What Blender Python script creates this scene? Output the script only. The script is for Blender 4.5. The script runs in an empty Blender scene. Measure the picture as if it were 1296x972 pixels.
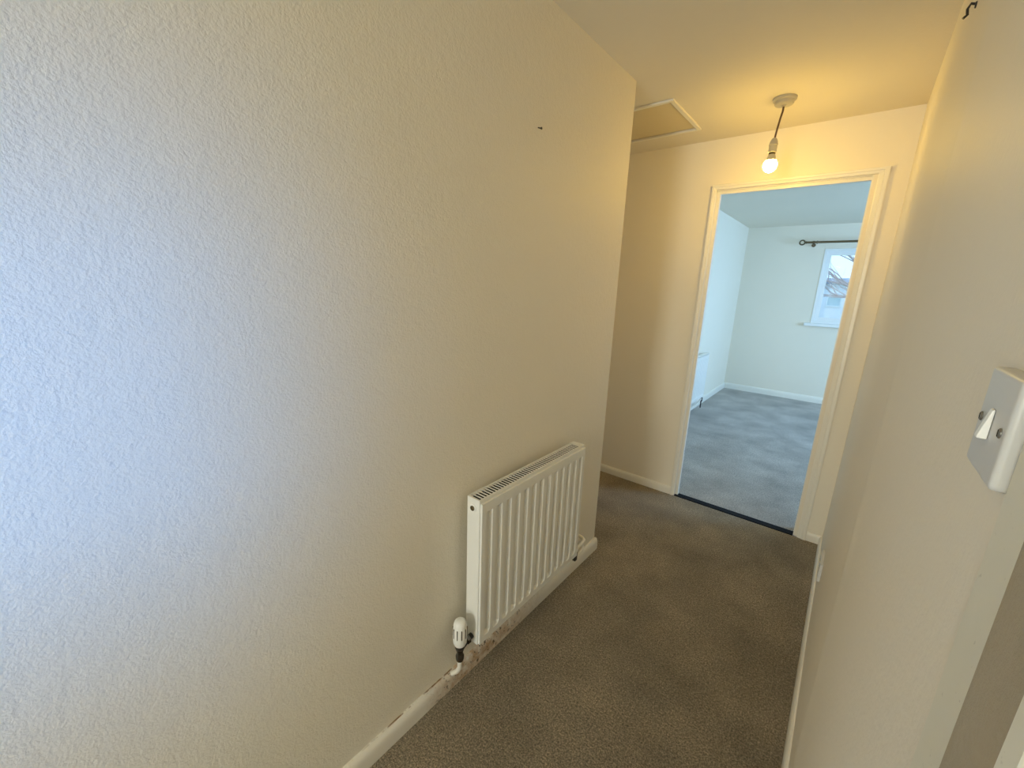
import bpy, bmesh, math, random
from mathutils import Vector, Matrix

random.seed(7)
scene = bpy.context.scene
C = scene.collection

# ------------------------------------------------------------------ camera
F_PX = 521.74                                   # focal length in pixels of the 1296 x 972 frame
cam_data = bpy.data.cameras.new('camera')
cam_data.sensor_fit = 'HORIZONTAL'
cam_data.sensor_width = 36.0
cam_data.lens = F_PX * 36.0 / 1296.0
cam_data.clip_start = 0.01
cam_data.clip_end = 200
cam = bpy.data.objects.new('camera', cam_data)
C.objects.link(cam)
right = Vector((0.77184588, 0.63483044, 0.03527394))
up = Vector((-0.17735764, 0.16169641, 0.97077214))
fwd = Vector((-0.61057203, 0.75554258, -0.23739673))
rot = Matrix((right, up, -fwd)).transposed().to_4x4()
cam.matrix_world = Matrix.Translation((0, 0, 1.465)) @ rot
scene.camera = cam

# ------------------------------------------------------------------ world, daylight, exposure
world = bpy.data.worlds.new('sky')
scene.world = world
world.use_nodes = True
wn = world.node_tree
wn.nodes.clear()
wo = wn.nodes.new('ShaderNodeOutputWorld')
wb = wn.nodes.new('ShaderNodeBackground')
wb.inputs['Color'].default_value = (0.52, 0.74, 1.0, 1)
wb.inputs['Strength'].default_value = 1.35
wn.links.new(wb.outputs[0], wo.inputs[0])


def area(name, loc, target, sx, sy, power, col):
    l = bpy.data.lights.new(name, 'AREA')
    l.shape = 'RECTANGLE'
    l.size, l.size_y = sx, sy
    l.energy = power
    l.color = col
    o = bpy.data.objects.new(name, l)
    C.objects.link(o)
    o.location = loc
    o.rotation_euler = (Vector(target) - Vector(loc)).to_track_quat('-Z', 'Y').to_euler()
    return o


# cold daylight entering by the small porch window, right of and just behind the camera
porch = area('daylight_porch_window', (0.78, -0.28, 1.36), (-0.92, -0.22, 1.20), 0.72, 0.62, 4.9, (0.06, 0.38, 1.0))
porch.data.spread = math.radians(78)      # cone narrowed to confine the blue patch on the left wall
# added warm fill behind the camera, at the near end of the hall
area('warm_fill_near_hall', (-0.42, -3.05, 1.40), (-0.42, 0, 1.35), 0.7, 1.5, 50, (1.0, 0.93, 0.77))
# daylight entering by the far room's big side window
area('daylight_far_window', (2.72, 5.1, 1.4), (0, 5.1, 1.1), 1.7, 1.4, 80, (0.46, 0.74, 1.08))

scene.view_settings.view_transform = 'Standard'
scene.view_settings.look = 'None'
scene.view_settings.gamma = 1.0
scene.view_settings.use_curve_mapping = False
scene.view_settings.exposure = 0.5
scene.cycles.use_denoising = True
scene.cycles.max_bounces = 16
scene.cycles.diffuse_bounces = 10
scene.cycles.transparent_max_bounces = 12
scene.cycles.sample_clamp_indirect = 6.0

# ------------------------------------------------------------------ measured planes (metres)
XL = -0.924      # left wall face
XR = 0.0906      # right wall face
YC = 1.946       # end of the left wall
YF = 2.907       # far wall face
H = 2.35         # ceiling
FXL = -1.377     # far room, left wall
FYB = 6.962      # far room, back wall
FXR = 2.5        # far room, right wall


# ------------------------------------------------------------------ materials
def mat_base(name, rough=0.6, spec=0.3):
    m = bpy.data.materials.new(name)
    m.use_nodes = True
    nt = m.node_tree
    b = nt.nodes['Principled BSDF']
    b.inputs['Roughness'].default_value = rough
    b.inputs['Specular IOR Level'].default_value = spec
    return m, nt, b


def N(nt, typ, **kw):
    n = nt.nodes.new(typ)
    for k, v in kw.items():
        setattr(n, k, v)
    return n


def noise(nt, vec, scale, detail=3, rough=0.5):
    n = N(nt, 'ShaderNodeTexNoise')
    n.inputs['Scale'].default_value = scale
    n.inputs['Detail'].default_value = detail
    n.inputs['Roughness'].default_value = rough
    nt.links.new(vec, n.inputs['Vector'])
    return n


def ramp(nt, fac, stops):
    r = N(nt, 'ShaderNodeValToRGB')
    els = r.color_ramp.elements
    while len(els) < len(stops):
        els.new(0.5)
    for e, (p, c) in zip(els, stops):
        e.position = p
        e.color = (*c, 1) if len(c) == 3 else c
    nt.links.new(fac, r.inputs[0])
    return r


def mixc(nt, fac, a, b, mode='MIX'):
    m = N(nt, 'ShaderNodeMix', data_type='RGBA', blend_type=mode)
    for sock, v in ((m.inputs[0], fac), (m.inputs[6], a), (m.inputs[7], b)):
        if hasattr(v, 'is_linked'):
            nt.links.new(v, sock)
        elif isinstance(v, tuple):
            sock.default_value = (*v, 1)
        else:
            sock.default_value = v
    return m.outputs[2]


def bump(nt, bsdf, h, strength, dist, prev=None):
    b = N(nt, 'ShaderNodeBump')
    b.inputs['Strength'].default_value = strength
    b.inputs['Distance'].default_value = dist
    nt.links.new(h, b.inputs['Height'])
    if prev is not None:
        nt.links.new(prev, b.inputs['Normal'])
    nt.links.new(b.outputs[0], bsdf.inputs['Normal'])
    return b.outputs[0]


def paint(name, col, rough=0.55, spec=0.3, grain=0.0, gscale=120, var=0.04):
    m, nt, b = mat_base(name, rough, spec)
    tc = N(nt, 'ShaderNodeTexCoord').outputs['Object']
    n = noise(nt, tc, 2.2, 4)
    dark = tuple(c * (1 - var) for c in col)
    nt.links.new(mixc(nt, n.outputs[0], dark, col), b.inputs['Base Color'])
    if grain:
        a = noise(nt, tc, gscale, 3, 0.55)
        c = noise(nt, tc, gscale * 0.33, 2, 0.5)
        p = bump(nt, b, c.outputs[0], grain * 0.6, 0.004)
        bump(nt, b, a.outputs[0], grain, 0.0022, p)
    return m


def wood(name, col):
    m, nt, b = mat_base(name, 0.6)
    tc = N(nt, 'ShaderNodeTexCoord').outputs['Object']
    n = noise(nt, tc, 40, 4)
    nt.links.new(mixc(nt, n.outputs[0], tuple(c * .6 for c in col), col), b.inputs['Base Color'])
    return m


WALLC = (0.84, 0.79, 0.68)
M_wall = paint('wall_paint_rolled', WALLC, 0.5, 0.35, 0.66, 185)
M_wall_s = paint('wall_paint_smooth', WALLC, 0.55, 0.3, 0.22, 150)
M_ceil = paint('ceiling_paint', (0.80, 0.75, 0.64), 0.8, 0.15, 0.18, 150)
M_trim = paint('gloss_trim_paint', (0.84, 0.82, 0.75), 0.32, 0.5, 0.06, 60)
M_rad = paint('radiator_enamel', (0.82, 0.82, 0.79), 0.3, 0.5, 0.0)
M_hatch = paint('hatch_panel_paint', (0.70, 0.60, 0.38), 0.6, 0.3, 0.1, 90)
M_plastic = paint('aged_white_plastic', (0.50, 0.47, 0.38), 0.35, 0.5)
M_grey_plastic = paint('grey_white_plastic', (0.62, 0.62, 0.61), 0.35, 0.5)
M_bright_plastic = paint('white_plastic', (0.86, 0.86, 0.83), 0.3, 0.5)
M_upvc = paint('window_plastic', (0.80, 0.84, 0.86), 0.3, 0.5)
M_dark = paint('dark_metal', (0.025, 0.023, 0.022), 0.35, 0.5)
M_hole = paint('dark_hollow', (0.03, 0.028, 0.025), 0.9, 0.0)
M_rubber = paint('black_strip_rubber', (0.012, 0.014, 0.02), 0.7, 0.1)
M_cord = paint('brown_flex', (0.15, 0.09, 0.05), 0.6)
M_bark = wood('bark', (0.58, 0.48, 0.44))
M_house = paint('pale_render', (0.88, 0.90, 0.92), 0.9, 0.1)
M_roof = paint('roof_slate', (0.30, 0.34, 0.40), 0.9, 0.1)
M_housewin = paint('house_window_frame', (0.8, 0.85, 0.85), 0.5)
M_house_glass = paint('house_glass', (0.45, 0.62, 0.66), 0.1, 0.6)
M_grass = paint('lawn', (0.10, 0.17, 0.06), 0.9)


def m_brass():
    m, nt, b = mat_base('antique_brass', 0.35)
    b.inputs['Metallic'].default_value = 0.9
    b.inputs['Base Color'].default_value = (0.16, 0.13, 0.08, 1)
    return m


M_brass = m_brass()


def m_metal(name, col, rough):
    m, nt, b = mat_base(name, rough)
    b.inputs['Metallic'].default_value = 1.0
    b.inputs['Base Color'].default_value = (*col, 1)
    return m


M_chrome = m_metal('tarnished_chrome', (0.16, 0.15, 0.14), 0.25)
M_nickel = m_metal('screw_nickel', (0.35, 0.34, 0.32), 0.4)


def m_carpet(name, dark, light):
    m, nt, b = mat_base(name, 0.95, 0.05)
    tc = N(nt, 'ShaderNodeTexCoord').outputs['Object']
    fine = noise(nt, tc, 190, 4, 0.75)
    mid = noise(nt, tc, 95, 4, 0.7)
    big = noise(nt, tc, 3.2, 5, 0.6)
    a = ramp(nt, fine.outputs[0], [(0.36, dark), (0.66, light)])
    r = ramp(nt, mid.outputs[0], [(0.30, (0.55,) * 3), (0.75, (1.3,) * 3)])
    g = ramp(nt, big.outputs[0], [(0.30, (0.68,) * 3), (0.70, (1.22,) * 3)])
    c = mixc(nt, 1.0, a.outputs[0], r.outputs[0], 'MULTIPLY')
    c = mixc(nt, 1.0, c, g.outputs[0], 'MULTIPLY')
    nt.links.new(c, b.inputs['Base Color'])
    p = bump(nt, b, mid.outputs[0], 0.7, 0.010)
    bump(nt, b, fine.outputs[0], 0.9, 0.006, p)
    b.inputs['Sheen Weight'].default_value = 0.25
    b.inputs['Sheen Roughness'].default_value = 0.6
    return m


M_carpet = m_carpet('hall_carpet', (0.145, 0.116, 0.076), (0.68, 0.555, 0.375))
M_carpet_lit = m_carpet('far_room_carpet_lit', (0.36, 0.34, 0.31), (0.74, 0.70, 0.66))  # same carpet as the hall, paled to carry the far room's daylight


def m_skirt_stained():
    """white gloss with brown water stains and chipped paint below the radiator"""
    m, nt, b = mat_base('stained_skirting_paint', 0.4, 0.4)
    tc = N(nt, 'ShaderNodeTexCoord').outputs['Object']
    sep = N(nt, 'ShaderNodeSeparateXYZ')
    nt.links.new(tc, sep.inputs[0])
    # along the wall: stain between y .72 and 1.35, strongest near .95
    ry = ramp(nt, sep.outputs[1], [(0.0, (0, 0, 0)), (0.70, (0.0,) * 3), (0.84, (.85,) * 3), (1.0, (.9,) * 3)])
    ry2 = N(nt, 'ShaderNodeMapRange')
    nt.links.new(sep.outputs[1], ry2.inputs[0])
    ry2.inputs[1].default_value, ry2.inputs[2].default_value = 1.05, 1.42
    ry2.inputs[3].default_value, ry2.inputs[4].default_value = 1.0, 0.0
    mask = N(nt, 'ShaderNodeMath', operation='MULTIPLY')
    nt.links.new(ry.outputs[0], mask.inputs[0])
    nt.links.new(ry2.outputs[0], mask.inputs[1])
    n = noise(nt, tc, 26, 5, 0.65)
    nr = ramp(nt, n.outputs[0], [(0.32, (0, 0, 0)), (0.58, (1, 1, 1))])
    m2 = N(nt, 'ShaderNodeMath', operation='MULTIPLY')
    nt.links.new(mask.outputs[0], m2.inputs[0])
    nt.links.new(nr.outputs[0], m2.inputs[1])
    col = mixc(nt, m2.outputs[0], (0.80, 0.77, 0.70), (0.48, 0.31, 0.17))
    # small dark chips
    ch = noise(nt, tc, 75, 3, 0.6)
    chr_ = ramp(nt, ch.outputs[0], [(0.60, (0, 0, 0)), (0.64, (1, 1, 1))])
    m3 = N(nt, 'ShaderNodeMath', operation='MULTIPLY')
    nt.links.new(mask.outputs[0], m3.inputs[0])
    nt.links.new(chr_.outputs[0], m3.inputs[1])
    col = mixc(nt, m3.outputs[0], col, (0.05, 0.035, 0.02))
    # light grime everywhere
    g = noise(nt, tc, 18, 6, 0.7)
    gr = ramp(nt, g.outputs[0], [(0.60, (0, 0, 0)), (0.80, (.45,) * 3)])
    col = mixc(nt, gr.outputs[0], col, (0.50, 0.42, 0.31))
    # brown gap where the board has come away from the plaster, along its top edge
    top = N(nt, 'ShaderNodeMath', operation='LESS_THAN')
    nt.links.new(sep.outputs[0], top.inputs[0])
    top.inputs[1].default_value = XL + 0.0055
    al = ramp(nt, sep.outputs[1], [(0.45, (0, 0, 0)), (0.60, (1, 1, 1)), (0.84, (1, 1, 1)), (0.90, (0, 0, 0))])
    gn = noise(nt, tc, 22, 4, 0.7)
    gnr = ramp(nt, gn.outputs[0], [(0.46, (0, 0, 0)), (0.58, (1, 1, 1))])
    m4 = N(nt, 'ShaderNodeMath', operation='MULTIPLY')
    nt.links.new(top.outputs[0], m4.inputs[0])
    nt.links.new(al.outputs[0], m4.inputs[1])
    m5 = N(nt, 'ShaderNodeMath', operation='MULTIPLY')
    nt.links.new(m4.outputs[0], m5.inputs[0])
    nt.links.new(gnr.outputs[0], m5.inputs[1])
    col = mixc(nt, m5.outputs[0], col, (0.24, 0.16, 0.085))
    nt.links.new(col, b.inputs['Base Color'])
    bump(nt, b, n.outputs[0], 0.25, 0.002)
    return m


M_skirt = m_skirt_stained()


def m_glass():
    m = bpy.data.materials.new('window_glass')
    m.use_nodes = True
    nt = m.node_tree
    nt.nodes.clear()
    out = N(nt, 'ShaderNodeOutputMaterial')
    mix = N(nt, 'ShaderNodeMixShader')
    tr = N(nt, 'ShaderNodeBsdfTransparent')
    tr.inputs[0].default_value = (0.93, 0.97, 1.0, 1)
    gl = N(nt, 'ShaderNodeBsdfGlossy')
    gl.inputs['Roughness'].default_value = 0.02
    fr = N(nt, 'ShaderNodeFresnel')
    fr.inputs[0].default_value = 1.13
    nt.links.new(fr.outputs[0], mix.inputs[0])
    nt.links.new(tr.outputs[0], mix.inputs[1])
    nt.links.new(gl.outputs[0], mix.inputs[2])
    nt.links.new(mix.outputs[0], out.inputs[0])
    return m


M_glass = m_glass()


def m_bulb():
    m, nt, b = mat_base('lit_bulb_glass', 0.3)
    b.inputs['Base Color'].default_value = (0.9, 0.85, 0.7, 1)
    b.inputs['Emission Color'].default_value = (1.0, 0.62, 0.105, 1)
    b.inputs['Emission Strength'].default_value = 136.0
    return m


M_bulb = m_bulb()


def m_leaf(name, a, c):
    m, nt, b = mat_base(name, 0.7)
    tc = N(nt, 'ShaderNodeTexCoord').outputs['Object']
    n = noise(nt, tc, 6, 3)
    nt.links.new(mixc(nt, n.outputs[0], a, c), b.inputs['Base Color'])
    return m


M_hedge = m_leaf('hedge_leaves', (0.20, 0.34, 0.16), (0.42, 0.55, 0.32))


# ------------------------------------------------------------------ mesh helpers
def box(bm, x0, x1, y0, y1, z0, z1):
    vs = [bm.verts.new((x, y, z)) for z in (z0, z1) for y in (y0, y1) for x in (x0, x1)]
    for f in ((0, 2, 3, 1), (4, 5, 7, 6), (0, 1, 5, 4), (2, 6, 7, 3), (0, 4, 6, 2), (1, 3, 7, 5)):
        bm.faces.new([vs[i] for i in f])
    return vs


def prism(bm, pts, a, b, axis):
    """extrude a closed outline along an axis; pts are the two other coordinates in x, y, z order"""
    def P(p, t):
        q = list(p)
        q.insert(axis, t)
        return bm.verts.new(q)
    A = [P(p, a) for p in pts]
    B = [P(p, b) for p in pts]
    n = len(pts)
    for i in range(n):
        bm.faces.new((A[i], A[(i + 1) % n], B[(i + 1) % n], B[i]))
    bm.faces.new(A[::-1])
    bm.faces.new(B)


def lathe(bm, profile, center, axis='Z', seg=24):
    """profile: (radius, height) pairs from one end to the other"""
    c = Vector(center)
    rings = []
    for r, h in profile:
        ring = []
        for k in range(seg):
            t = 2 * math.pi * k / seg
            u, v = r * math.cos(t), r * math.sin(t)
            q = {'Z': (u, v, h), 'X': (h, u, v), 'Y': (v, h, u)}[axis]
            ring.append(bm.verts.new(c + Vector(q)))
        rings.append(ring)
    for a, b in zip(rings, rings[1:]):
        for k in range(seg):
            bm.faces.new((a[k], a[(k + 1) % seg], b[(k + 1) % seg], b[k]))
    bm.faces.new(rings[0][::-1])
    bm.faces.new(rings[-1])


def tube(bm, pts, radii, seg=10):
    pts = [Vector(p) for p in pts]
    if not hasattr(radii, '__len__'):
        radii = [radii] * len(pts)
    prev = None
    rings = []
    for i, p in enumerate(pts):
        d = (pts[min(i + 1, len(pts) - 1)] - pts[max(i - 1, 0)]).normalized()
        if prev is None:
            ref = Vector((0, 0, 1)) if abs(d.z) < 0.9 else Vector((1, 0, 0))
            prev = d.cross(ref).normalized()
        n1 = (prev - d * prev.dot(d)).normalized()
        n2 = d.cross(n1)
        prev = n1
        rings.append([bm.verts.new(p + radii[i] * (math.cos(2 * math.pi * k / seg) * n1 + math.sin(2 * math.pi * k / seg) * n2)) for k in range(seg)])
    for a, b in zip(rings, rings[1:]):
        for k in range(seg):
            bm.faces.new((a[k], a[(k + 1) % seg], b[(k + 1) % seg], b[k]))
    bm.faces.new(rings[0][::-1])
    bm.faces.new(rings[-1])


def bevelled(bm, w, seg=2):
    bmesh.ops.remove_doubles(bm, verts=bm.verts, dist=1e-6)
    bmesh.ops.recalc_face_normals(bm, faces=bm.faces)
    es = [e for e in bm.edges if len(e.link_faces) == 2 and e.calc_face_angle(0) > 0.6]
    bmesh.ops.bevel(bm, geom=es, offset=w, segments=seg, affect='EDGES', profile=0.6, clamp_overlap=True)


def obj(name, bm, material, parent=None, smooth=False, base=None):
    bmesh.ops.recalc_face_normals(bm, faces=bm.faces)
    me = bpy.data.meshes.new(name)
    off = Vector((0, 0, 0))
    if parent is not None:
        p = parent
        while p is not None:
            off += Vector(p.location)
            p = p.parent
    if base is not None:
        b = Vector(base)
    else:
        b = off
    for v in bm.verts:
        v.co -= b
    if smooth:
        for f in bm.faces:
            f.smooth = True
    bm.to_mesh(me)
    bm.free()
    me.materials.append(material)
    if smooth:
        try:
            me.set_sharp_from_angle(angle=math.radians(38))
        except Exception:
            pass
    o = bpy.data.objects.new(name, me)
    C.objects.link(o)
    o.location = b - off
    if parent is not None:
        o.parent = parent
    return o


def tag(o, label, cat, group=None):
    o['label'] = label
    o['category'] = cat
    if group:
        o['group'] = group
    return o


def thing(name, label, cat, loc, group=None):
    o = bpy.data.objects.new(name, None)
    o.empty_display_size = 0.1
    C.objects.link(o)
    o.location = loc
    return tag(o, label, cat, group)


def struct(name, bm, m, label=None, smooth=False):
    o = obj(name, bm, m, None, smooth)
    o['kind'] = 'structure'
    if label:
        o['label'] = label
    return o


def struct_root(name, loc, label=None):
    o = bpy.data.objects.new(name, None)
    C.objects.link(o)
    o.location = loc
    o['kind'] = 'structure'
    if label:
        o['label'] = label
    return o


def boxes(*bs):
    bm = bmesh.new()
    for b in bs:
        box(bm, *b)
    return bm


# ------------------------------------------------------------------ the setting: shell
T = 0.1
DO0, DO1, DOZ = -0.79, -0.045, 2.068            # far doorway opening in the far wall
SO0, SO1, SOZ = -0.60, 0.185, 2.03              # doorway opening in the right wall, by the camera

struct('floor', boxes((-2.1, FXR + 0.1, -3.0, YF - 0.012, -0.1, 0.0), (0.19, 0.8, -3.0, YF - 0.012, -0.1, -0.001)), M_carpet,
       'brown grey carpet of the hall')
struct('floor_far_room', boxes((-2.1, FXR + 0.1, YF + 0.045, FYB + 0.1, -0.1, 0.0)), M_carpet_lit, 'grey carpet beyond the doorway, daylight put into its pale tone')

# ceiling with the loft opening left out
HX0, HX1, HY0, HY1 = -1.36, -0.865, 2.215, 2.655
struct('ceiling', boxes((-2.1, 3.3, -3.0, HY0, H, H + 0.1), (-2.1, 3.3, HY1, YF + 0.05, H, H + 0.1),
                        (-2.1, HX0, HY0, HY1, H, H + 0.1), (HX1, 3.3, HY0, HY1, H, H + 0.1),
                        (HX0 - .05, HX1 + .05, HY0 - .05, HY1 + .05, H + 0.1, H + 0.14)), M_ceil, 'hall ceiling')
struct('ceiling_far_room', boxes((FXL - 0.1, FXR + 0.1, YF + 0.05, FYB + 0.1, H, H + 0.1)), M_ceil, 'ceiling of the far room')

# left wall with its rounded free corner and the recess behind it
bm = bmesh.new()
prism(bm, [(XL, -2.8), (XL, YC - 0.004), (XL - 0.0015, YC - 0.001), (XL - 0.004, YC), (-2.0, YC), (-2.0, YC - T), (XL - T, YC - T), (XL - T, -2.8)], 0, H, 2)
struct('wall_left', bm, M_wall, 'cream left wall with rolled paint texture')
struct('wall_recess', boxes((-2.1, -2.0, YC - T, YF, 0, H)), M_wall_s)
struct('wall_far', boxes((-2.1, DO0, YF, YF + T, 0, H), (DO1, 0.30, YF, YF + T, 0, H), (DO0, DO1, YF, YF + T, DOZ, H),
                         (0.30, FXR + 0.1, YF, YF + T, 0, H)), M_wall_s, 'cream far wall around the open doorway')
# right wall: a slightly wavy plaster face, with a faint vertical ridge
pts = []
ys = [SO1 + 0.125 + 0.02 * i for i in range(0, int((YF - SO1 - 0.125) / 0.02))] + [YF]
for y in ys:
    d = 0.0035 * math.exp(-((y - 1.15) / 0.05) ** 2) + 0.002 * math.exp(-((y - 1.9) / 0.25) ** 2)
    pts.append((XR - d * (1 if y > 0.6 else 0), y))
pts += [(XR + T, YF), (XR + T, SO1 + 0.125)]
bm = bmesh.new()
prism(bm, pts, 0, H, 2)
box(bm, XR, XR + T, -2.8, SO0 - 0.125, 0, H)
box(bm, XR, XR + T, SO0 - 0.125, SO1 + 0.125, SOZ + 0.125, H)
o = struct('wall_right', bm, M_wall_s, 'cream right wall with the light switch')

# near end of the hall, with an opening added for the warm fill
NY = -2.8
struct('wall_near', boxes((XL - T, -0.82, NY - T, NY, 0, H), (-0.02, XR + T, NY - T, NY, 0, H), (-0.82, -0.02, NY - T, NY, 0, 0.5), (-0.82, -0.02, NY - T, NY, 2.1, H)), M_wall_s)
# porch
struct('wall_porch', boxes((0.65, 0.75, -0.9, -0.66, 0, H), (0.65, 0.75, 0.10, 0.9, 0, H), (0.65, 0.75, -0.66, 0.10, 0, 1.03), (0.65, 0.75, -0.66, 0.10, 1.69, H),
                           (XR + T, 0.75, 0.9, 1.0, 0, H), (XR + T, 0.75, -1.0, -0.9, 0, H)), M_wall_s)
# far room
WX0, WX1, WZ0, WZ1 = -0.442, 1.10, 1.085, 2.045
struct('wall_far_room_left', boxes((FXL - T, FXL, YF + T, FYB + T, 0, H)), M_wall_s, 'white left wall of the far room')
struct('wall_far_room_back', boxes((FXL, WX0, FYB, FYB + T, 0, H), (WX1, FXR + T, FYB, FYB + T, 0, H), (WX0, WX1, FYB, FYB + T, 0, WZ0), (WX0, WX1, FYB, FYB + T, WZ1, H)),
       M_wall_s, 'pale back wall of the far room around the window')
struct('wall_far_room_right', boxes((FXR, FXR + T, YF + T, 4.2, 0, H), (FXR, FXR + T, 6.0, FYB, 0, H), (FXR, FXR + T, 4.2, 6.0, 0, 0.65), (FXR, FXR + T, 4.2, 6.0, 2.15, H)), M_wall_s)


# ------------------------------------------------------------------ skirting boards
def skirt_profile(t, h):
    """(away from wall, up)"""
    return [(0, 0), (t, 0), (t, h * 0.55), (t * 0.93, h * 0.76), (t * 0.72, h * 0.92), (t * 0.4, h), (0, h)]


bm = bmesh.new()
prism(bm, [(XL + a, z) for a, z in skirt_profile(0.020, 0.066)], -2.8, YC + 0.012, 1)
bmesh.ops.recalc_face_normals(bm, faces=bm.faces)
es = [e for e in bm.edges if all(abs(v.co.y - YC - 0.012) < 1e-5 for v in e.verts) and max(v.co.x for v in e.verts) > XL + 0.001]
bmesh.ops.bevel(bm, geom=es, offset=0.007, segments=3, affect='EDGES')
struct('baseboard_left', bm, M_skirt, 'cream skirting stained brown under the radiator', True)
bm = bmesh.new()
prism(bm, [(XR - a, z) for a, z in skirt_profile(0.014, 0.056)], 0.357, YF - 0.013, 1)
struct('baseboard_right', bm, M_trim, 'cream skirting along the right wall', True)
bm = bmesh.new()
prism(bm, [(YF - a, z) for a, z in skirt_profile(0.014, 0.058)], -2.0, -0.812, 0)
struct('baseboard_far_left', bm, M_trim, 'cream skirting left of the far doorway', True)
bm = bmesh.new()
prism(bm, [(YF - a, z) for a, z in skirt_profile(0.014, 0.056)], 0.014, XR - 0.001, 0)
struct('baseboard_far_right', bm, M_trim, 'short cream skirting right of the far doorway', True)
bm = bmesh.new()
prism(bm, [(FYB - a, z) for a, z in skirt_profile(0.016, 0.085)], FXL + .016, FXR, 0)
struct('baseboard_back', bm, M_trim, 'white skirting under the far window', True)
bm = bmesh.new()
prism(bm, [(FXL + a, z) for a, z in skirt_profile(0.016, 0.085)], YF + T, FYB - 0.001, 1)
struct('baseboard_far_room_left', bm, M_trim, 'white skirting along the left wall of the far room', True)

# ------------------------------------------------------------------ far doorway: lining, stop, architrave, threshold
d1 = struct_root('door_1', (-0.42, YF, 0), 'open doorway to the far room with cream frame')
OL, OR_, OT = -0.810, 0.013, 2.092             # outer edges of the architrave
IL, IR, IT = -0.784, -0.030, 2.063             # inner edges


def arch_profile(w):
    """(across from outer to inner, proud of the wall)"""
    return [(0, 0), (0, 0.017), (w * 0.12, 0.019), (w * 0.45, 0.0185), (w * 0.52, 0.015), (w * 0.9, 0.012), (w, 0.010), (w, 0)]


bm = bmesh.new()
prism(bm, [(OL + a, YF - t) for a, t in arch_profile(IL - OL)], 0, OT - 0.001, 2)
obj('architrave', bm, M_trim, d1)
bm = bmesh.new()
prism(bm, [(OR_ - a, YF - t) for a, t in arch_profile(OR_ - IR)], 0, OT - 0.001, 2)
obj('architrave', bm, M_trim, d1)
bm = bmesh.new()
prism(bm, [(YF - t, OT - a) for a, t in arch_profile(OT - IT)], OL, OR_, 0)
obj('architrave', bm, M_trim, d1)
obj('door_lining', boxes((DO0 + 0.0005, IL, YF + 0.006, YF + T + .004, 0, DOZ), (IR, DO1 + 0.03, YF - 0.002, YF + T + .004, 0, 0.001)), M_trim, d1)
obj('door_lining', boxes((-0.052, IR + 0.001, YF + 0.004, YF + T + .004, 0, DOZ - .001)), M_trim, d1)
obj('door_lining', boxes((IL + .0005, -0.0525, YF + 0.006, YF + T + .004, 2.058, DOZ - .0005)), M_trim, d1)
obj('door_stop', boxes((IL + .0002, -0.764, YF + 0.012, YF + 0.035, 0.0045, 2.0575)), M_trim, d1)
obj('door_stop', boxes((-0.7638, -0.0525, YF + 0.012, YF + 0.035, 2.040, 2.0575)), M_trim, d1)
bm = boxes((IL + .0005, -0.0525, YF - 0.008, YF + 0.045, -0.01, 0.004))
bevelled(bm, 0.003)
obj('threshold_strip', bm, M_rubber, d1)['label'] = 'black strip where the two carpets meet'

# ------------------------------------------------------------------ near doorway in the right wall: moulded architrave
d2 = struct_root('door_2', (XR, SO0, 0), 'edge of the doorway beside the light switch')
prof = [(0.356, 0), (0.356, 0.0030), (0.352, 0.0042), (0.304, 0.0042), (0.300, 0.0030), (0.290, 0.0010), (0.2125, 0.0010), (0.212, 0.0150), (0.2105, 0.0190), (0.207, 0.0205), (0.194, 0.0205), (0.190, 0.0185), (0.188, 0.012), (0.185, 0.012), (0.185, -0.099), (0.3095, -0.099), (0.3095, 0)]
band = [(0.2895, 0.0012), (0.3060, 0.0048), (0.300, 0.0056), (0.292, 0.0062), (0.275, 0.0068), (0.255, 0.0070), (0.235, 0.0062), (0.2130, 0.0045), (0.2130, 0.0012)]


def m_arch_dirty():
    m, nt, b = mat_base('grimy_frame_paint', 0.45, 0.4)
    tc = N(nt, 'ShaderNodeTexCoord').outputs['Object']
    n = noise(nt, tc, 160, 3, 0.6)
    r = ramp(nt, n.outputs[0], [(0.68, (0, 0, 0)), (0.74, (.4,) * 3)])
    big = noise(nt, tc, 9, 4, 0.6)
    c = mixc(nt, big.outputs[0], (0.72, 0.70, 0.58), (0.80, 0.78, 0.68))
    nt.links.new(mixc(nt, r.outputs[0], c, (0.36, 0.35, 0.30)), b.inputs['Base Color'])
    return m


M_arch_dirty = m_arch_dirty()


def m_band():
    m, nt, b = mat_base('band_grey_brown', 0.9, 0.05)
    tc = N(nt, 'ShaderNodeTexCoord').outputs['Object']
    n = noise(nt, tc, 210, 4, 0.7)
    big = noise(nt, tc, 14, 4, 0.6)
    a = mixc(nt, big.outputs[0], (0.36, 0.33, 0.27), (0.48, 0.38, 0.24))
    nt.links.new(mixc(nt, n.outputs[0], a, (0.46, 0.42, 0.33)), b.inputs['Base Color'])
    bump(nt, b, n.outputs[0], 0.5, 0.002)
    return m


M_band = m_band()
bm = bmesh.new()
prism(bm, [(XR - t, y) for y, t in prof], 0, SOZ, 2)
obj('architrave', bm, M_arch_dirty, d2)
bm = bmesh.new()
prism(bm, [(XR - t, y) for y, t in band], 0, SOZ, 2)
obj('dark_band', bm, M_band, d2, True)['label'] = 'grey brown strip along the door frame'  # added strip, the band's dark tone put into its colour
bm = bmesh.new()
prism(bm, [(XR - t, (SO0 + SO1) - y) for y, t in prof], 0, SOZ, 2)
obj('architrave', bm, M_arch_dirty, d2)
bm = bmesh.new()
prism(bm, [(XR - t, SOZ + y - SO1) for y, t in prof], SO0 - 0.124, SO1 + 0.124, 1)
obj('architrave', bm, M_arch_dirty, d2)

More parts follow.
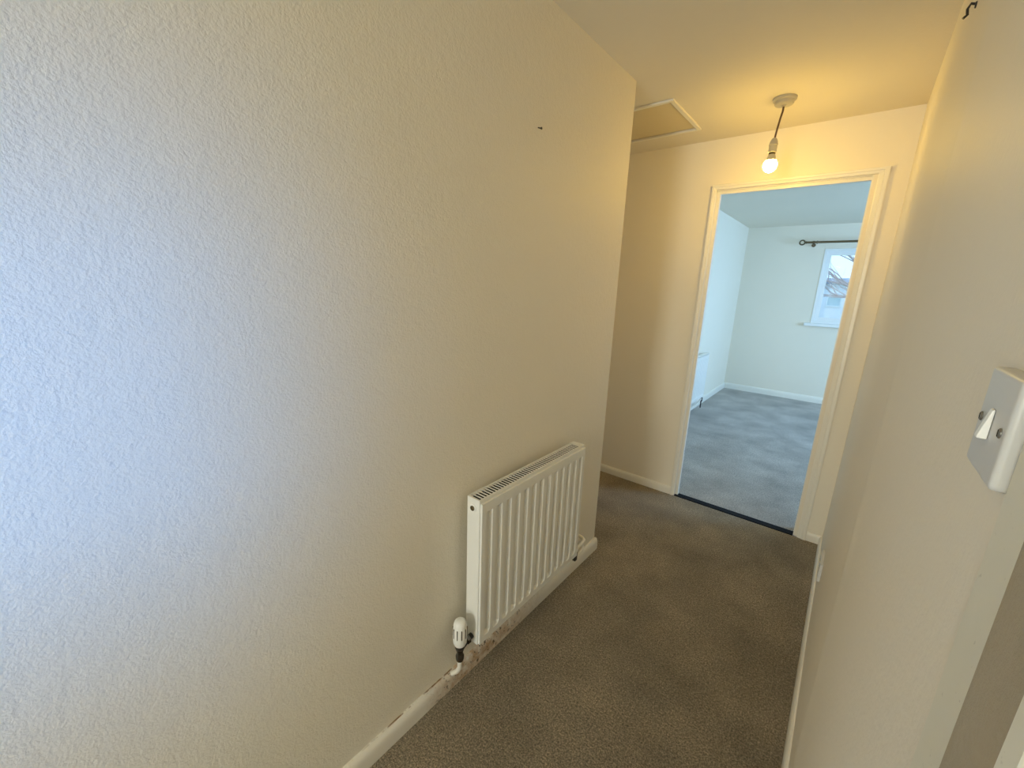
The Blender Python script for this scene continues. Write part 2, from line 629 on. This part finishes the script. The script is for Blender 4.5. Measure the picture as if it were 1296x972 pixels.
# unseen leaf, added so its glazed opening crops the porch light
gx0, gx1, gy0, gy1, gz0, gz1 = 0.125, 0.165, -0.50, 0.08, 1.08, 1.58
leaf = obj('light_mask_leaf', boxes((gx0, gx1, SO0 + .002, gy0, 0.004, SOZ - .002), (gx0, gx1, gy1, SO1 - .002, 0.004, SOZ - .002),
                              (gx0, gx1, gy0, gy1, 0.004, gz0), (gx0, gx1, gy0, gy1, gz1, SOZ - .002)), M_trim, d2)
obj('pane', boxes((0.143, 0.147, gy0 + .0005, gy1 - .0005, gz0 + .0005, gz1 - .0005)), M_glass, leaf)  # part of the added unseen leaf
bm = bmesh.new()
lathe(bm, [(0.012, 0), (0.010, -0.03), (0.024, -0.036), (0.026, -0.046), (0.018, -0.054), (0.004, -0.056)], (gx0, -0.53, 1.0), 'X', 18)
obj('mask_leaf_knob', bm, M_brass, leaf, True)

# ------------------------------------------------------------------ windows
# window 1: far room, back wall
w1 = struct_root('window_1', ((WX0 + WX1) / 2, FYB, WZ0), 'white framed window in the back wall of the far room')


def ring_xz(x0, x1, z0, z1, w, y0, y1):
    return boxes((x0, x0 + w, y0, y1, z0, z1), (x1 - w, x1, y0, y1, z0, z1), (x0 + w, x1 - w, y0, y1, z0, z0 + w), (x0 + w, x1 - w, y0, y1, z1 - w, z1))


bm = ring_xz(WX0, WX1, WZ0, WZ1, 0.030, FYB - 0.006, FYB + 0.03)
bevelled(bm, 0.003)
obj('window_reveal', bm, M_upvc, w1)
xm = 0.33
bm = ring_xz(WX0 + 0.03, WX1 - 0.03, WZ0 + 0.03, WZ1 - 0.03, 0.02, FYB + 0.012, FYB + 0.075)
box(bm, xm - 0.03, xm + 0.03, FYB + 0.012, FYB + 0.075, WZ0 + 0.05, WZ1 - 0.05)
obj('window_frame', bm, M_upvc, w1)
for a, b in ((WX0 + 0.05, xm - 0.03), (xm + 0.03, WX1 - 0.05)):
    s = ring_xz(a + .0005, b - .0005, WZ0 + 0.0505, WZ1 - 0.0505, 0.028, FYB + 0.02, FYB + 0.07)
    so = obj('sash', s, M_upvc, w1)
    obj('pane', boxes((a + 0.024, b - 0.024, FYB + 0.043, FYB + 0.047, WZ0 + 0.074, WZ1 - 0.074)), M_glass, so)
bm = boxes((-0.508, WX1 + 0.07, FYB - 0.055, FYB + 0.01, 1.045, 1.0845))
bevelled(bm, 0.006)
obj('window_sill', bm, M_upvc, w1)

# window 2 (far room, right wall), window 3 (porch), fill window (near end, added): light sources outside the frame
def plain_window(name, axis, p, a0, a1, z0, z1):
    r = struct_root(name, ((p, (a0 + a1) / 2, z0) if axis == 0 else ((a0 + a1) / 2, p, z0)))
    w = 0.06
    m_ = (a0 + a1) / 2

    def B(u0, u1, q0, q1, t0, t1):
        return (p + t0, p + t1, u0, u1, q0, q1) if axis == 0 else (u0, u1, p + t0, p + t1, q0, q1)
    obj('window_frame', boxes(B(a0, a0 + w, z0, z1, .02, .08), B(a1 - w, a1, z0, z1, .02, .08), B(a0 + w, a1 - w, z0, z0 + w, .02, .08), B(a0 + w, a1 - w, z1 - w, z1, .02, .08),
                              B(m_ - .025, m_ + .025, z0 + w, z1 - w, .02, .08)), M_upvc, r)
    for u0, u1 in ((a0 + w, m_ - .025), (m_ + .025, a1 - w)):
        obj('pane', boxes(B(u0, u1, z0 + w, z1 - w, .048, .052)), M_glass, r)


plain_window('window_2', 0, FXR, 4.2, 6.0, 0.65, 2.15)
plain_window('window_3', 0, 0.65, -0.66, 0.10, 1.03, 1.69)
plain_window('fill_window', 1, NY - T, -0.82, -0.02, 0.5, 2.1)  # unseen window added around the warm fill

# ------------------------------------------------------------------ radiator in the hall
RY0, RY1, RZ0, RZ1 = 0.888, 1.570, 0.201, 0.770
RB, RF = XL + 0.034, XL + 0.098               # back and front
t = thing('radiator', 'white ribbed panel radiator low on the left hall wall', 'radiator', (XL, (RY0 + RY1) / 2, RZ0))


def fluted_panel(y0, y1, z0, z1, xf, n, pitch, first, depth, top_m, bot_m, thick=0.012, sgn=1):
    """pressed steel panel: recessed vertical channels with sloping ends and flanks"""
    bm = bmesh.new()
    wo, wi = pitch * 0.64 / 2, pitch * 0.34 / 2
    cols = [(y0, 0)]
    for k in range(n):
        c = first + k * pitch
        cols += [(c - wo, 0), (c - wi, 1), (c + wi, 1), (c + wo, 0)]
    cols.append((y1, 0))
    rows = [(z0, 0), (z0 + bot_m, 0), (z0 + bot_m + 0.013, 1), (z1 - top_m - 0.013, 1), (z1 - top_m, 0), (z1, 0)]
    grid = [[bm.verts.new((xf - depth * a * b, y, z)) for y, a in cols] for z, b in rows]
    for r0, r1 in zip(grid, grid[1:]):
        for i in range(len(cols) - 1):
            bm.faces.new((r0[i], r0[i + 1], r1[i + 1], r1[i]))
    # rim and back
    rim = [grid[0][0], *grid[0][1:-1], grid[0][-1], *[g[-1] for g in grid[1:-1]], grid[-1][-1], *grid[-1][-2:0:-1], grid[-1][0], *[g[0] for g in grid[-2:0:-1]]]
    back = [bm.verts.new((xf - thick, v.co.y, v.co.z)) for v in rim]
    m_ = len(rim)
    for i in range(m_):
        bm.faces.new((rim[i], back[i], back[(i + 1) % m_], rim[(i + 1) % m_]))
    bm.faces.new(back[::-1])
    return bm


bm = fluted_panel(RY0 + 0.004, RY1 - 0.004, RZ0, RZ1 - 0.012, RF, 13, 0.0500, 0.9285, 0.0105, 0.034, 0.024)
obj('front_panel', bm, M_rad, t)
obj('back_panel', boxes((RB, RB + 0.006, RY0 + 0.004, RY1 - 0.004, RZ0 + 0.01, RZ1 - 0.012)), M_rad, t)
# convector fins, coloured near black for the shade inside the top slots
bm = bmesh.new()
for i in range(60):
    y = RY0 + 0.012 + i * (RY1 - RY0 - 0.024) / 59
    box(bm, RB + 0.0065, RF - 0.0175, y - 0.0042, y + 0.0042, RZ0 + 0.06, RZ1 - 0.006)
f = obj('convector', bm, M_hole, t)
f['kind'] = 'stuff'
for y0, y1 in ((RY0, RY0 + 0.0035), (RY1 - 0.0035, RY1)):
    bm = boxes((RB - 0.002, RF - 0.009, y0, y1, RZ0 - 0.004, RZ1))
    bevelled(bm, 0.0012)
    obj('side_panel', bm, M_rad, t)
g = boxes((RB - 0.002, RB + 0.0045, RY0 + 0.0036, RY1 - 0.0036, RZ1 - 0.0035, RZ1 - 0.0005), (RF - 0.0155, RF - 0.009, RY0 + 0.0036, RY1 - 0.0036, RZ1 - 0.0115, RZ1 - 0.0005))
gr = obj('top_grille', g, M_rad, t)
ns = 46
bm = bmesh.new()
for i in range(ns + 1):
    y = RY0 + 0.006 + i * (RY1 - RY0 - 0.012) / ns
    box(bm, RB + 0.0045, RF - 0.0155, y - 0.0023, y + 0.0023, RZ1 - 0.003, RZ1 - 0.0009)
box(bm, RB + 0.006, RF - 0.017, RY1 - 0.03, RY1 - 0.0036, RZ1 - 0.0042, RZ1 - 0.001)
b_ = obj('grille_bars', bm, M_rad, gr)
b_['kind'] = 'stuff'
# plug on the near side panel
bm = bmesh.new()
lathe(bm, [(0.0145, 0), (0.0145, -0.002), (0.0120, -0.003)], (XL + 0.060, RY0, 0.735), 'Y', 20)
pl = obj('plug_collar', bm, M_bright_plastic, t, True)
bm = bmesh.new()
lathe(bm, [(0.0088, 0), (0.0092, -0.003), (0.006, -0.0055), (0.003, -0.006)], (XL + 0.060, RY0 - 0.003, 0.735), 'Y', 8)
obj('bleed_plug', bm, M_brass, pl)['label'] = 'dark brass bleed plug'
for y in (RY0 + 0.12, RY1 - 0.12):
    obj('wall_bracket', boxes((XL + .0005, RB - .0002, y - 0.012, y + 0.012, RZ0 + 0.05, RZ1 - 0.04)), M_rad, t)

# ------------------------------------------------------------------ thermostatic valve at the radiator's near end
vx, vy = XL + 0.062, 0.829
t = thing('thermostatic_valve', 'white capped valve with black body at the radiator bottom corner', 'valve', (vx, vy, 0.06))
bm = bmesh.new()
prof = [(0.010, 0.232), (0.0200, 0.232), (0.0235, 0.240), (0.0250, 0.262), (0.0245, 0.295), (0.0225, 0.315), (0.0190, 0.326), (0.012, 0.331), (0.004, 0.332)]
lathe(bm, prof, (vx, vy, 0), 'Z', 28)
h = obj('valve_head', bm, M_bright_plastic, t, True)
bm = bmesh.new()
for k in range(10):
    a = 2 * math.pi * k / 10 + 0.1
    cx, cy = vx + 0.0243 * math.cos(a), vy + 0.0243 * math.sin(a)
    tube(bm, [(cx, cy, 0.268), (cx, cy, 0.305)], 0.0019, 6)
r_ = obj('grip_groove', bm, M_brass, h)
r_['kind'] = 'stuff'
bm = bmesh.new()
lathe(bm, [(0.0165, 0.214), (0.0180, 0.218), (0.0180, 0.228), (0.0150, 0.232)], (vx, vy, 0), 'Z', 12)
obj('lock_ring', bm, M_dark, t)
bm = bmesh.new()
lathe(bm, [(0.008, 0.160), (0.0125, 0.162), (0.0150, 0.170), (0.0150, 0.182), (0.0115, 0.188), (0.0110, 0.200), (0.0140, 0.206), (0.0140, 0.2145)], (vx, vy, 0), 'Z', 16)
obj('valve_body', bm, M_chrome, t, True)
bm = bmesh.new()
tube(bm, [(vx, vy + 0.006, 0.205), (vx, vy + 0.020, 0.214), (vx, vy + 0.034, 0.222), (vx, RY0 - 0.0005, 0.224)], [0.009, 0.010, 0.0105, 0.0105], 12)
obj('valve_tail', bm, M_dark, t, True)
bm = bmesh.new()
lathe(bm, [(0.0145, 0), (0.0145, 0.014)], (vx, vy + 0.030, 0.221), 'Y', 6)
obj('union_nut', bm, M_chrome, t)
bm = bmesh.new()
tube(bm, [(vx, vy, 0.162), (vx - 0.002, vy + 0.001, 0.125), (vx - 0.018, vy + 0.003, 0.095), (XL + 0.016, vy + 0.006, 0.064)], [0.0085, 0.0085, 0.0085, 0.0085], 12)
obj('supply_pipe', bm, M_skirt, t, True)['label'] = 'painted pipe with rust stains'

# ------------------------------------------------------------------ painted pipework at the radiator's far end
t = thing('radiator_pipe', 'white painted pipe elbows at the far bottom end of the hall radiator', 'pipe', (XL + 0.05, RY1, 0.1))
bm = bmesh.new()
px = XL + 0.072
tube(bm, [(px, RY1 + 0.0005, 0.203), (px, RY1 + 0.095, 0.209), (px - 0.006, RY1 + 0.118, 0.210), (px - 0.02, RY1 + 0.130, 0.210), (XL + 0.0005, RY1 + 0.134, 0.210)], 0.0085, 12)
obj('pipe_run', bm, M_trim, t, True)
bm = bmesh.new()
tube(bm, [(px, RY1 + 0.030, 0.160), (px, RY1 + 0.090, 0.172), (px - 0.008, RY1 + 0.112, 0.174), (px - 0.025, RY1 + 0.122, 0.174), (XL + 0.0005, RY1 + 0.126, 0.174)], 0.0085, 12)
obj('pipe_run', bm, M_trim, t, True)
bm = bmesh.new()
lathe(bm, [(0.010, 0), (0.0130, 0.003), (0.0130, 0.020), (0.009, 0.026)], (px, RY1 + 0.010, 0.204), 'Y', 8)
obj('pipe_nut', bm, M_trim, t)
bm = boxes((px - 0.008, px + 0.010, RY1 + 0.014, RY1 + 0.034, 0.148, 0.196))
bevelled(bm, 0.003)
obj('pipe_clip', bm, M_dark, t)

# ------------------------------------------------------------------ pendant light
PX, PY = -0.428, 2.482
t = thing('pendant_light', 'lit bare bulb hanging on a brown cord from a ceiling rose', 'lamp', (PX, PY, H))
bm = bmesh.new()
lathe(bm, [(0.049, H - 0.0005), (0.049, H - 0.010), (0.046, H - 0.0125), (0.040, H - 0.013), (0.040, H - 0.024), (0.036, H - 0.029), (0.012, H - 0.031), (0.008, H - 0.036)], (PX, PY, 0), 'Z', 32)
obj('ceiling_rose', bm, M_plastic, t, True)
BX, BY = PX - 0.016, PY                        # the flex hangs a little off plumb
cp = [(PX, PY, H - 0.034), (PX - 0.0005, PY, H - 0.055), (PX - 0.006, PY, H - 0.085), (PX - 0.011, PY, H - 0.125), (BX + 0.001, PY, H - 0.165)]
bm = bmesh.new()
tube(bm, cp, 0.0042, 8)
obj('cord', bm, M_cord, t, True)
bm = bmesh.new()
z = H - 0.165
lathe(bm, [(0.006, z), (0.011, z - 0.004), (0.0165, z - 0.016), (0.0175, z - 0.027), (0.0195, z - 0.028), (0.0195, z - 0.032), (0.0175, z - 0.033), (0.0180, z - 0.062), (0.014, z - 0.064)], (BX, BY, 0), 'Z', 24)
obj('lamp_holder', bm, M_plastic, t, True)
z2 = z - 0.064
bm = bmesh.new()
zc = 2.064
prof = [(0.006, -0.031), (0.016, -0.0265), (0.025, -0.018), (0.0300, -0.006), (0.0305, 0.004), (0.0280, 0.014), (0.0235, 0.022)]
lathe(bm, [(r, zc + q) for r, q in prof], (BX, BY, 0), 'Z', 28)
bulb = obj('bulb', bm, M_bulb, t, True)
bulb['label'] = 'glowing warm white bulb'
bm = bmesh.new()
lathe(bm, [(0.0232, zc + 0.0222), (0.019, zc + 0.034), (0.0140, zc + 0.048), (0.0125, z2 + 0.0005)], (BX, BY, 0), 'Z', 24)
obj('bulb_cap', bm, M_plastic, bulb, True)
bm = bmesh.new()
lathe(bm, [(0.0146, z2 - 0.0085), (0.0146, z2 - 0.0005)], (BX, BY, 0), 'Z', 20)
obj('bayonet_collar', bm, M_brass, bulb, True)

# ------------------------------------------------------------------ loft hatch
t = thing('loft_hatch', 'square loft hatch panel in the hall ceiling', 'hatch', ((HX0 + HX1) / 2, (HY0 + HY1) / 2, H))
fx0, fx1, fy0, fy1 = HX0 - 0.018, HX1 + 0.016, HY0 - 0.016, HY1 + 0.012
for b in ((fx0, HX0 + 0.004, fy0, fy1), (HX1 - 0.004, fx1, fy0, fy1), (HX0 + 0.004, HX1 - 0.004, fy0, HY0 + 0.004), (HX0 + 0.004, HX1 - 0.004, HY1 - 0.002, fy1)):
    bm = boxes((*b, H - 0.009, H - 0.0003))
    obj('hatch_frame', bm, M_trim, t)
bm = boxes((HX0 + 0.0045, HX1 - 0.0045, HY0 + 0.0045, HY1 - 0.010, H + 0.002, H + 0.016))
obj('hatch_panel', bm, M_hatch, t)['label'] = 'yellowed hatch board'

# ------------------------------------------------------------------ light switch
SY1, SZ1, SW = 0.4295, 1.4215, 0.0685
SY0, SZ0 = SY1 - SW, SZ1 - SW
t = thing('light_switch', 'grey white single rocker light switch on the right wall', 'switch', (XR, (SY0 + SY1) / 2, (SZ0 + SZ1) / 2))
bm = boxes((XR - 0.0095, XR - 0.0002, SY0, SY1, SZ0, SZ1))
bmesh.ops.recalc_face_normals(bm, faces=bm.faces)
es = [e for e in bm.edges if all(abs(v.co.x - XR + 0.0095) < 1e-5 for v in e.verts)]
es2 = [e for e in bm.edges if abs(e.verts[0].co.x - e.verts[1].co.x) > 0.005]
bmesh.ops.bevel(bm, geom=es + es2, offset=0.0036, segments=4, affect='EDGES', profile=0.6)
obj('face_plate', bm, M_grey_plastic, t, True)
cy, cz = (SY0 + SY1) / 2, (SZ0 + SZ1) / 2
xs = XR - 0.0095
bm = bmesh.new()
prism(bm, [(xs - 0.0003, cz - 0.0100), (xs - 0.0050, cz - 0.0100), (xs - 0.0052, cz - 0.0085), (xs - 0.0016, cz + 0.0095), (xs - 0.0003, cz + 0.0100)], cy - 0.0032, cy + 0.0032, 1)
bevelled(bm, 0.0007)
obj('rocker', bm, M_bright_plastic, t)['label'] = 'white rocker pressed down'
for yy in (cy - 0.0245, cy + 0.0245):
    bm = bmesh.new()
    lathe(bm, [(0.0032, -0.0002), (0.0032, -0.0007), (0.0024, -0.0012)], (xs, yy, cz), 'X', 14)
    s_ = obj('screw', bm, M_nickel, t)
    obj('screw_slot', boxes((xs - 0.00135, xs - 0.0011, yy - 0.0005, yy + 0.0005, cz - 0.0022, cz + 0.0022)), M_hole, s_)

# ------------------------------------------------------------------ double socket low on the right wall
t = thing('wall_socket', 'white double socket low on the right wall near the far corner', 'socket', (XR, 2.14, 0.29))
bm = boxes((XR - 0.0125, XR - 0.0002, 2.065, 2.205, 0.248, 0.332))
bevelled(bm, 0.003)
obj('face_plate', bm, M_grey_plastic, t)
for yy in (2.10, 2.17):
    bm = boxes((XR - 0.0145, XR - 0.0123, yy - 0.006, yy + 0.006, 0.306, 0.322))
    obj('socket_switch', bm, M_grey_plastic, t)

# ------------------------------------------------------------------ little fixings left in the walls
t = thing('nail', 'small dark nail left in the upper left wall', 'nail', (XL, 1.232, 1.973))
bm = bmesh.new()
tube(bm, [(XL - 0.004, 1.232, 1.973), (XL + 0.012, 1.234, 1.968)], 0.0018, 8)
obj('shank', bm, M_dark, t)
bm = bmesh.new()
lathe(bm, [(0.0040, 0), (0.0040, 0.002)], (XL + 0.012, 1.234, 1.968), 'X', 10)
obj('nail_head', bm, M_dark, t)
t = thing('wall_hook', 'small dark hook high on the right wall near the ceiling', 'hook', (XR, 1.515, 2.112))
bm = bmesh.new()
tube(bm, [(XR + 0.003, 1.52, 2.118), (XR - 0.010, 1.518, 2.122), (XR - 0.014, 1.517, 2.112), (XR - 0.012, 1.516, 2.100), (XR - 0.018, 1.515, 2.094)], 0.0028, 8)
obj('hook_wire', bm, M_dark, t, True)
bm = bmesh.new()
lathe(bm, [(0.007, 0), (0.006, -0.003)], (XR, 1.52, 2.118), 'X', 12)
obj('hook_plate', bm, M_dark, t)

# ------------------------------------------------------------------ far room: radiator
FY0, FY1, FZ0, FZ1 = 4.45, 5.46, 0.155, 0.715
fb, ff = FXL + 0.035, FXL + 0.085
t = thing('radiator', 'white radiator on the left wall of the far room, beyond the doorway', 'radiator', (FXL, (FY0 + FY1) / 2, FZ0))
bm = fluted_panel(FY0, FY1 - 0.004, FZ0, FZ1 - 0.014, ff, 20, 0.049, FY0 + 0.035, 0.007, 0.034, 0.03)
obj('front_panel', bm, M_rad, t)
obj('back_panel', boxes((fb, fb + 0.006, FY0 + 0.004, FY1 - 0.004, FZ0 + 0.01, FZ1 - 0.012)), M_rad, t)
for y0, y1 in ((FY0 - 0.004, FY0 - .0002), (FY1 - 0.0038, FY1)):
    obj('side_panel', boxes((fb, ff - 0.005, y0, y1, FZ0, FZ1)), M_rad, t)
obj('top_grille', boxes((fb, ff - 0.005, FY0, FY1 - 0.004, FZ1 - 0.010, FZ1 - 0.001)), M_rad, t)
for y in (FY0 + 0.15, FY1 - 0.15):
    obj('wall_bracket', boxes((FXL + .0005, fb - .0002, y - 0.012, y + 0.012, FZ0 + 0.05, FZ1 - 0.04)), M_rad, t)
t = thing('radiator_valve', 'dark valve and pipe at the bottom corner of the far room radiator', 'valve', (FXL + 0.06, FY1 + 0.03, 0))
fx, fy = FXL + 0.062, FY1 + 0.022
bm = bmesh.new()
lathe(bm, [(0.010, 0.085), (0.015, 0.09), (0.015, 0.13), (0.012, 0.14), (0.014, 0.15), (0.014, 0.20), (0.008, 0.21)], (fx, fy, 0), 'Z', 12)
obj('valve_body', bm, M_dark, t, True)
bm = bmesh.new()
tube(bm, [(fx, fy - 0.004, 0.12), (fx, FY1 - 0.14, 0.085), (fx, FY1 - 0.6, 0.075)], 0.009, 10)
obj('supply_pipe', bm, M_trim, t, True)
bm = bmesh.new()
tube(bm, [(fx, fy, 0.09), (fx, fy, 0.0)], 0.0075, 10)
obj('riser_pipe', bm, M_dark, t, True)

# ------------------------------------------------------------------ far room: curtain pole
py_, pz = FYB - 0.09, 2.123
t = thing('curtain_pole', 'antique brass curtain pole with ring finial above the far window', 'curtain pole', (0.3, FYB, pz))
bm = bmesh.new()
tube(bm, [(-0.650, py_, pz), (1.32, py_, pz)], 0.0135, 14)
obj('rod', bm, M_brass, t, True)
for sx, s in ((-0.650, -1), (1.32, 1)):
    bm = bmesh.new()
    lathe(bm, [(0.017, 0), (0.019, s * 0.006), (0.012, s * 0.012), (0.012, s * 0.018)], (sx, py_, pz), 'X', 16)
    R0, r0 = 0.028, 0.009
    cx = sx + s * 0.048
    rings = []
    for i in range(20):
        a = 2 * math.pi * i / 20
        rings.append([bm.verts.new((cx + (R0 + r0 * math.cos(q)) * math.cos(a), py_ + r0 * math.sin(q), pz + (R0 + r0 * math.cos(q)) * math.sin(a))) for q in [2 * math.pi * k / 8 for k in range(8)]])
    for i in range(20):
        a, b = rings[i], rings[(i + 1) % 20]
        for k in range(8):
            bm.faces.new((a[k], a[(k + 1) % 8], b[(k + 1) % 8], b[k]))
    obj('finial', bm, M_brass, t, True)
for x in (-0.575, 1.25):
    bm = bmesh.new()
    tube(bm, [(x, FYB - 0.0005, pz - 0.03), (x, FYB - 0.05, pz - 0.03), (x, py_, pz - 0.016)], 0.008, 10)
    lathe(bm, [(0.024, 0), (0.022, -0.006)], (x, FYB - 0.0005, pz - 0.03), 'Y', 14)
    lathe(bm, [(0.0175, -0.012), (0.0175, 0.012)], (x, py_, pz), 'X', 14)
    obj('bracket', bm, M_brass, t, True)
bm = bmesh.new()
lathe(bm, [(0.018, -0.005), (0.021, 0.0), (0.018, 0.005)], (-0.535, py_, pz), 'X', 16)
obj('curtain_ring', bm, M_brass, t, True)

# ------------------------------------------------------------------ outside the far window
GZ = -2.7
o = struct('ground', boxes((-25, 25, FYB + 0.4, 60, GZ - 0.2, GZ)), M_grass)
t = thing('house', 'pale rendered house seen through the far window', 'house', (0, 22, GZ))
obj('house_wall', boxes((-7, 7, 20, 28, GZ, 1.86)), M_house, t)
bm = bmesh.new()
prism(bm, [(19.7, 1.86), (19.7, 1.93), (24, 2.2), (28.3, 1.93), (28.3, 1.86)], -7.3, 7.3, 0)
obj('roof', bm, M_roof, t)
for x in (-3.4, -0.92, 2.2):
    f_ = obj('house_window', ring_xz(x, x + 0.48, 1.02, 1.42, 0.05, 19.95, 20.02), M_housewin, t)
    obj('pane', boxes((x + 0.04, x + 0.44, 19.985, 19.999, 1.06, 1.38)), M_house_glass, f_)
# hedge: many small leaves over a twiggy core
bm = bmesh.new()
for i in range(5200):
    x = random.uniform(-5, 5)
    y = random.uniform(17.0, 17.9)
    top = 0.62 + 0.12 * math.sin(x * 2.3) + 0.06 * math.sin(x * 7.1)
    z = GZ + (top - GZ) * (random.random() ** 0.6)
    s = random.uniform(0.05, 0.10)
    n = Vector((random.gauss(0, 1), random.gauss(-0.7, 1), random.gauss(0.4, 1))).normalized()
    u = n.orthogonal().normalized()
    v = n.cross(u)
    c = Vector((x, y, z))
    bm.faces.new([bm.verts.new(c + s * q) for q in (u, v * 0.55, -u, -v * 0.55)])
ho = obj('hedge', bm, M_hedge, None, False, (0, 17.4, GZ))
tag(ho, 'green hedge top at the bottom of the far window', 'hedge')
bm = boxes((-5, 5, 17.15, 17.75, GZ, 0.40))
obj('hedge_core', bm, M_hedge, ho)
# bare tree
tx, ty = 0.55, 12.5
bm = bmesh.new()


def branch(p, d, r, L, depth):
    pts, rad = [p.copy()], [r]
    q = p.copy()
    n = 5
    dd = d.copy()
    for i in range(n):
        dd = (dd + Vector((random.gauss(0, .13), random.gauss(0, .13), random.gauss(0.03, .10)))).normalized()
        q = q + dd * L / n
        pts.append(q.copy())
        rad.append(r * (1 - 0.13 * (i + 1)))
        if depth > 0 and i >= 1:
            for _ in range(2 if depth > 1 else 1):
                side = Vector((random.gauss(-0.35, .8), random.gauss(0, .7), random.gauss(0.25, .5)))
                branch(q.copy(), (dd * 0.6 + side * 0.7).normalized(), rad[-1] * 0.55, L * 0.58, depth - 1)
    tube(bm, pts, rad, 6)


tube(bm, [(tx, ty, GZ), (tx - 0.02, ty, 0), (tx - 0.05, ty, 1.4)], [0.16, 0.13, 0.10], 10)
base = Vector((tx - 0.05, ty, 1.38))
for d, L in (((-0.8, 0.1, 0.35), 1.5), ((-0.55, -0.1, 0.8), 1.6), ((0.2, 0.2, 1), 1.8), ((0.8, 0, 0.5), 1.4), ((-0.9, 0.3, 0.12), 1.3)):
    branch(base.copy(), Vector(d).normalized(), 0.045, L, 2)
to = obj('bare_tree', bm, M_bark, None, True, (tx, ty, GZ))
tag(to, 'bare branched tree between the far window and the house', 'tree')
